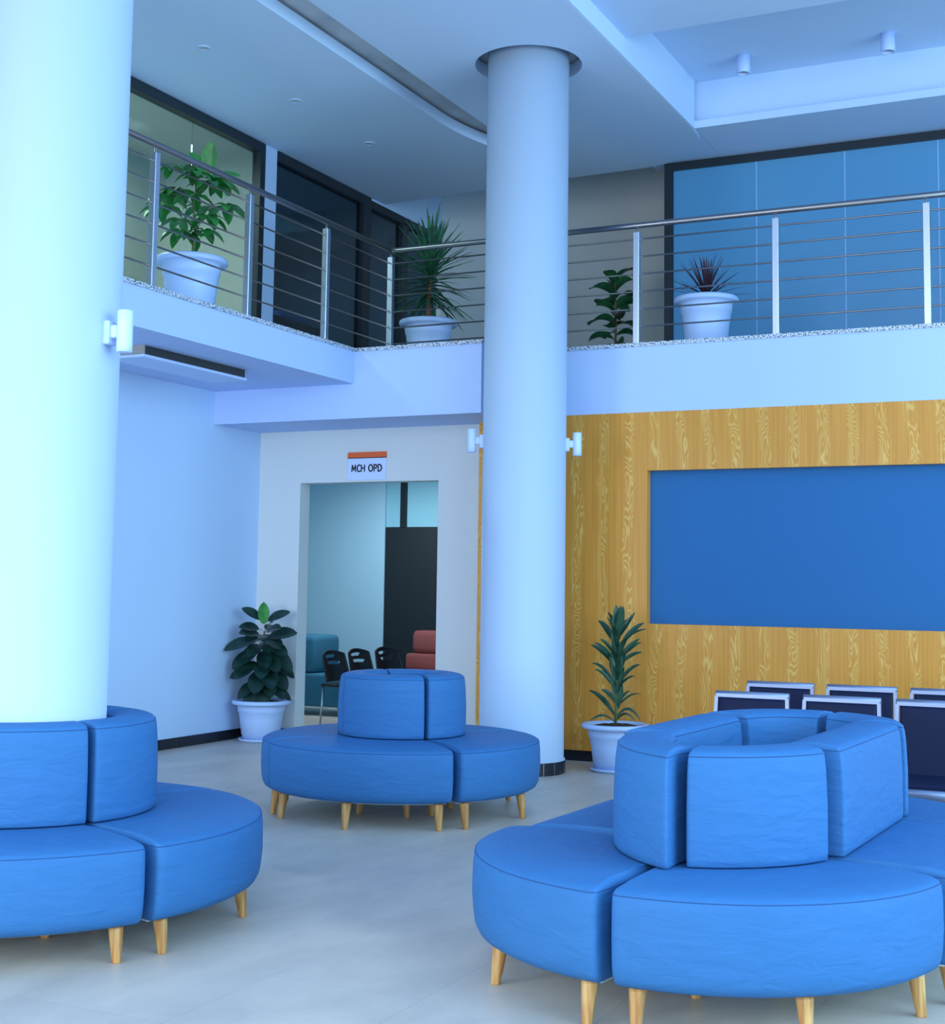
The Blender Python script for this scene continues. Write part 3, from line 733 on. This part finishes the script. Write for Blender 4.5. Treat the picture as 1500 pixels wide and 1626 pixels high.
def fiddle():
    t = thing('potted_plant', 'fiddle leaf fig with large wavy dark leaves deep on the gallery by the cream wall', 'plant', (-5.18, 14.2, ZF))
    pot_parts(t)
    MB().tube([(0, 0, .36), (.01, 0, .7), (0, 0, 1.2)], .014, 8).build('stem', M_trunk, t)
    fo = MB(); rr = random.Random(2)
    for i in range(22):
        f = i/21; az = i*2.39996+.5; z = .42+.78*f
        leaf(fo, (0, 0, z), sph(az, .35+.75*f), rr.uniform(.24, .31), rr.uniform(.18, .24), rr.uniform(.9, 1.6), 'fiddle', .38, stalk=.02, up=Vector((rr.uniform(-.5, .5), -.7, 1)))
    fo.build('foliage', M_fiddle, t)
fiddle()

# ------------------------------------------------------------ gallery railing
rl = thing('gallery_railing', 'steel gallery railing with square posts, thin rods and round handrail turning the corner', 'railing', (-6.43, 11.42, SLAB+.033))
z0 = SLAB+.033
HR = 4.66 - z0
MB().tube([(0, -9, HR), (0, -.03, HR), (0, 0, HR), (.03, 0, HR), (8.5, 0, HR)], .026, 14).build('handrail', M_rod, rl)
rodz = [4.536, 4.380, 4.225, 4.069, 3.914, 3.760]
for z in rodz:
    MB().tube([(0, -9, z-z0), (0, 0, z-z0)], .0075, 8).build('rod', M_rod, rl)
    MB().tube([(0, 0, z-z0), (8.5, 0, z-z0)], .0075, 8).build('rod', M_rod, rl)
posts = [(0, y-11.42) for y in (10.257, 9.09, 7.9, 6.72, 5.52)] + [(0, 0)] + [(x+6.43, 0) for x in (-5.20, -3.966, -2.742, -1.528, -.31)]
for x, y in posts:
    p = MB().rbox(x-.027, x+.027, y-.027, y+.027, 0, 4.598-z0, .004).build('post', M_steel, rl)
    MB().lathe([(.016, 4.598-z0), (.010, 4.604-z0), (.009, 4.636-z0)], 12, (x, y)).build('pin', M_steel, p)

# ------------------------------------------------------------ lights on the ceilings
for k, (y, lab) in enumerate(((9.09, 'small round recessed ceiling light over the umbrella plant'), (10.475, 'small round recessed ceiling light midway along the gallery ceiling'), (11.83, 'small round recessed ceiling light over the railing corner'))):
    t = thing('recessed_downlight', lab, 'ceiling light', (-6.935, y, ZC), 0, 'recessed lights in the gallery ceiling')
    MB().lathe([(.058, 0), (.056, -.006), (.046, -.008), (.042, -.003)], 28, caps=False).build('trim_ring', M_lamp, t)
    MB().lathe([(.042, -.003), (.02, -.001), (.001, -.001)], 28, caps=False).build('lens', M_ceil2, t)
def surf(loc, lab):
    t = thing('surface_downlight', lab, 'ceiling light', loc, 0, 'white cylinder lights under the tray ceiling')
    MB().lathe([(.055, 0), (.062, -.002), (.062, -.165), (.058, -.17), (.052, -.17), (.050, -.16), (.046, -.14)], 28, caps=False).build('barrel', M_lamp, t)
    MB().lathe([(.047, -.142), (.02, -.155), (.001, -.158)], 24, caps=False).build('lens', M_rod, t)
surf((-3.245, 12.30, 6.40), 'white cylinder ceiling light beside the curved dropped ceiling')
surf((-1.95, 12.30, 6.40), 'white cylinder ceiling light out over the blue glass, away from the curve')

t = thing('soffit_light', 'long flat white light fitting under the gallery soffit beside the thick column', 'ceiling light', (-7.02, 9.03, 3.285))
MB().box(-.15, .165, -.66, .66, -.07, 0).build('housing', M_housing, t)
MB().box(-.17, .17, -.672, -.655, -.065, 0).build('end_plate', M_beige, t)
MB().rbox(-.185, .175, -.68, .68, -.092, -.068, .004).build('diffuser', M_lamp, t)

# ------------------------------------------------------------ sign
sg = thing('door_sign', 'white and orange MCH OPD sign on the wall above the doorway', 'sign', (-6.69, YD, 2.48))
MB().box(-.208, .208, -.014, 0, 0, .206).build('panel', M_signw, sg)
MB().box(-.21, .21, -.018, 0, .214, .266).build('orange_band', M_orange, sg)
MB().box(-.21, .21, -.016, 0, .206, .214).build('dark_line', M_ink, sg)
# letters drawn as thick strokes, cap height 1
def arcp(cx, cy, rx, ry, a0, a1, n=16): return [(cx+rx*math.cos(math.radians(a0+(a1-a0)*i/n)), cy+ry*math.sin(math.radians(a0+(a1-a0)*i/n))) for i in range(n+1)]
GL_ = {'M': (.80, [[(.0, 0), (.07, 1), (.40, .22), (.73, 1), (.80, 0)]]), 'C': (.58, [arcp(.40, .5, .38, .5, 52, 308, 20)]), 'H': (.66, [[(0, 0), (0, 1)], [(.66, 0), (.66, 1)], [(0, .52), (.66, .52)]]),
       'O': (.80, [arcp(.40, .5, .40, .5, 0, 360, 28)]), 'P': (.56, [[(0, 0), (0, 1), (.24, 1)] + arcp(.26, .74, .29, .26, 90, -90, 12) + [(0, .48)]]), 'D': (.68, [[(0, .5), (0, 1), (.20, 1)] + arcp(.20, .5, .48, .5, 90, -90, 16) + [(0, 0), (0, .5)]]), ' ': (.28, [])}
def lettering(text, width, cap, stroke, parent, loc, material):
    adv = sum(GL_[c][0] + .30 for c in text) - .30; k = width/adv; x = -width/2; mb = MB(); h = stroke/2
    for c in text:
        wd_, strokes = GL_[c]
        for st in strokes:
            pts = [Vector((x+px*k, 0, py*(cap-stroke)+h)) for px, py in st]
            for p, q in zip(pts, pts[1:]):
                d = (q-p).normalized(); nn = Vector((-d.z, 0, d.x))*h; e = d*h*.55
                ring = [p-e+nn, p-e-nn, q+e-nn, q+e+nn]
                mb.rings([[v_ + Vector((0, yy, 0)) for v_ in ring] for yy in (0, -.0012)])
        x += (wd_ + .30)*k
    mb.build('lettering', material, parent, loc)
lettering('MCH OPD', .325, .075, .0125, sg, (0, -.0142, .074), M_ink)

# ------------------------------------------------------------ furniture in the room beyond
def rounded(mb, x0, x1, y0, y1, z0, z1, r=.05):
    rings = []
    for d, z in ((r*.6, z0), (r*.15, z0+r*.4), (0, z0+r), (0, z1-r), (r*.15, z1-r*.4), (r*.5, z1-r*.08), (r*1.4, z1)):
        ring = []
        c = max(.004, r-d*.3)
        for cx, cy, a0 in ((x1-d-c, y0+d+c, -PI/2), (x1-d-c, y1-d-c, 0), (x0+d+c, y1-d-c, PI/2), (x0+d+c, y0+d+c, PI)):
            for i in range(5): ring.append(Vector((cx+c*math.cos(a0+PI/2*i/4), cy+c*math.sin(a0+PI/2*i/4), z)))
        rings.append(ring)
    return mb.rings(rings, True, True)
t = thing('armchair', 'teal upholstered block armchair just inside the doorway beyond', 'armchair', (-8.74, 13.9, 0))
rounded(MB(), -.55, .62, -.30, .30, .10, .47, .04).build('seat', M_teal, t)
rounded(MB(), -.52, .18, -.28, .28, .47, .895, .06).build('backrest', M_teal, t)
for x, y in ((-.45, -.24), (.5, -.24), (-.45, .24), (.5, .24)): leg_mesh(x, y, .11).build('leg', M_leg, t)

t = thing('armchair', 'red armchair standing before the dark door in the room beyond', 'armchair', (-7.64, 14.55, 0))
rounded(MB(), -.30, .32, -.30, .25, .36, .50, .04).build('seat', M_red, t)
rounded(MB(), -.26, .32, .14, .30, .675, .955, .07).build('backrest', M_red, t)
rounded(MB(), -.33, .34, .12, .28, .48, .68, .04).build('lower_back', M_red, t)
for x, y in ((-.24, -.24), (.26, -.24), (-.24, .22), (.26, .22)): MB().tube([(x, y, 0), (x, y, .37)], .016, 8).build('leg', M_steel, t)

def plastic_chair(loc, rz, label):
    t = thing('visitor_chair', label, 'chair', loc, rz, 'black plastic visitor chairs beyond the doorway')
    W2, n = .22, 22
    # curved back shell with two oval hand slots
    def bp(u, v): # u across -1..1, v 0..1 up
        return Vector((W2*u*(1-.10*v*v), .05*u*u*-1 + .16 + .07*v, .47 + .31*v - .035*u*u*v))
    mb = MB(); nv = 18
    def solid(u, v):
        for cu_, cv_, ru, rv in ((-.15, .84, .52, .055), (.1, .62, .6, .06)):
            if ((u-cu_)/ru)**2 + ((v-cv_)/rv)**2 < 1: return False
        return True
    for th in (0, .012):
        vs = [bp(-1+2*i/n, j/nv)+Vector((0, th, 0)) for j in range(nv+1) for i in range(n+1)]
        fs = [(j*(n+1)+i, j*(n+1)+i+1, (j+1)*(n+1)+i+1, (j+1)*(n+1)+i) for j in range(nv) for i in range(n) if solid(-1+2*(i+.5)/n, (j+.5)/nv)]
        mb.add(vs, fs, True)
    edge = [bp(-1, j/nv) for j in range(nv+1)] + [bp(-1+2*i/n, 1) for i in range(1, n)] + [bp(1, 1-j/nv) for j in range(nv+1)]
    mb.tube([p+Vector((0, .006, 0)) for p in edge], .011, 8)
    mb.build('backrest', M_blk, t)
    rounded(MB(), -.22, .22, -.22, .20, .42, .455, .016).build('seat', M_blk, t)
    for x, y in ((-.19, -.18), (.19, -.18), (-.19, .18), (.19, .18)): MB().tube([(x*1.08, y*1.12, 0), (x, y, .43)], .011, 8).build('leg', M_steel, t)
    return t
pc = plastic_chair((-7.58, 12.72, 0), D(88), 'black plastic visitor chair with slotted back, beside the teal armchair')
dup(pc, 'black plastic visitor chair with slotted back, middle one before the pale inner wall', (-7.58, 13.24, 0), D(88))
dup(pc, 'black plastic visitor chair before the dark door, next to the red armchair', (-7.56, 13.80, 0), D(80))

# ------------------------------------------------------------ desk behind the gallery glass, and a block imitating a reflection
t = thing('office_desk', 'low dark desk behind the tinted gallery glass', 'desk', (-8.75, 12.6, ZF))
MB().rbox(-.4, .4, -.7, .7, .70, .74, .004).build('desktop', M_desk, t)
MB().box(-.36, .36, -.66, -.62, 0, .70).build('side_panel', M_desk, t)
MB().box(-.36, .36, .62, .66, 0, .70).build('side_panel', M_desk, t)
MB().box(.32, .35, -.62, .62, .15, .70).build('front_panel', M_desk, t)
t = thing('reflection_block', 'tall blue block imitating a reflection in the tinted gallery glass', 'reflection', (-9.6, 14.2, ZF))  # solid block added in place of a blue reflection on the glass
MB().rbox(-.25, .25, -.32, .32, 0, 1.15, .006).build('body', M_bluerefl, t)
MB().rbox(.25, .27, -.31, .31, .03, 1.12, .003).build('door', M_bluerefl, t)  # front slab of the reflection block, not a real door
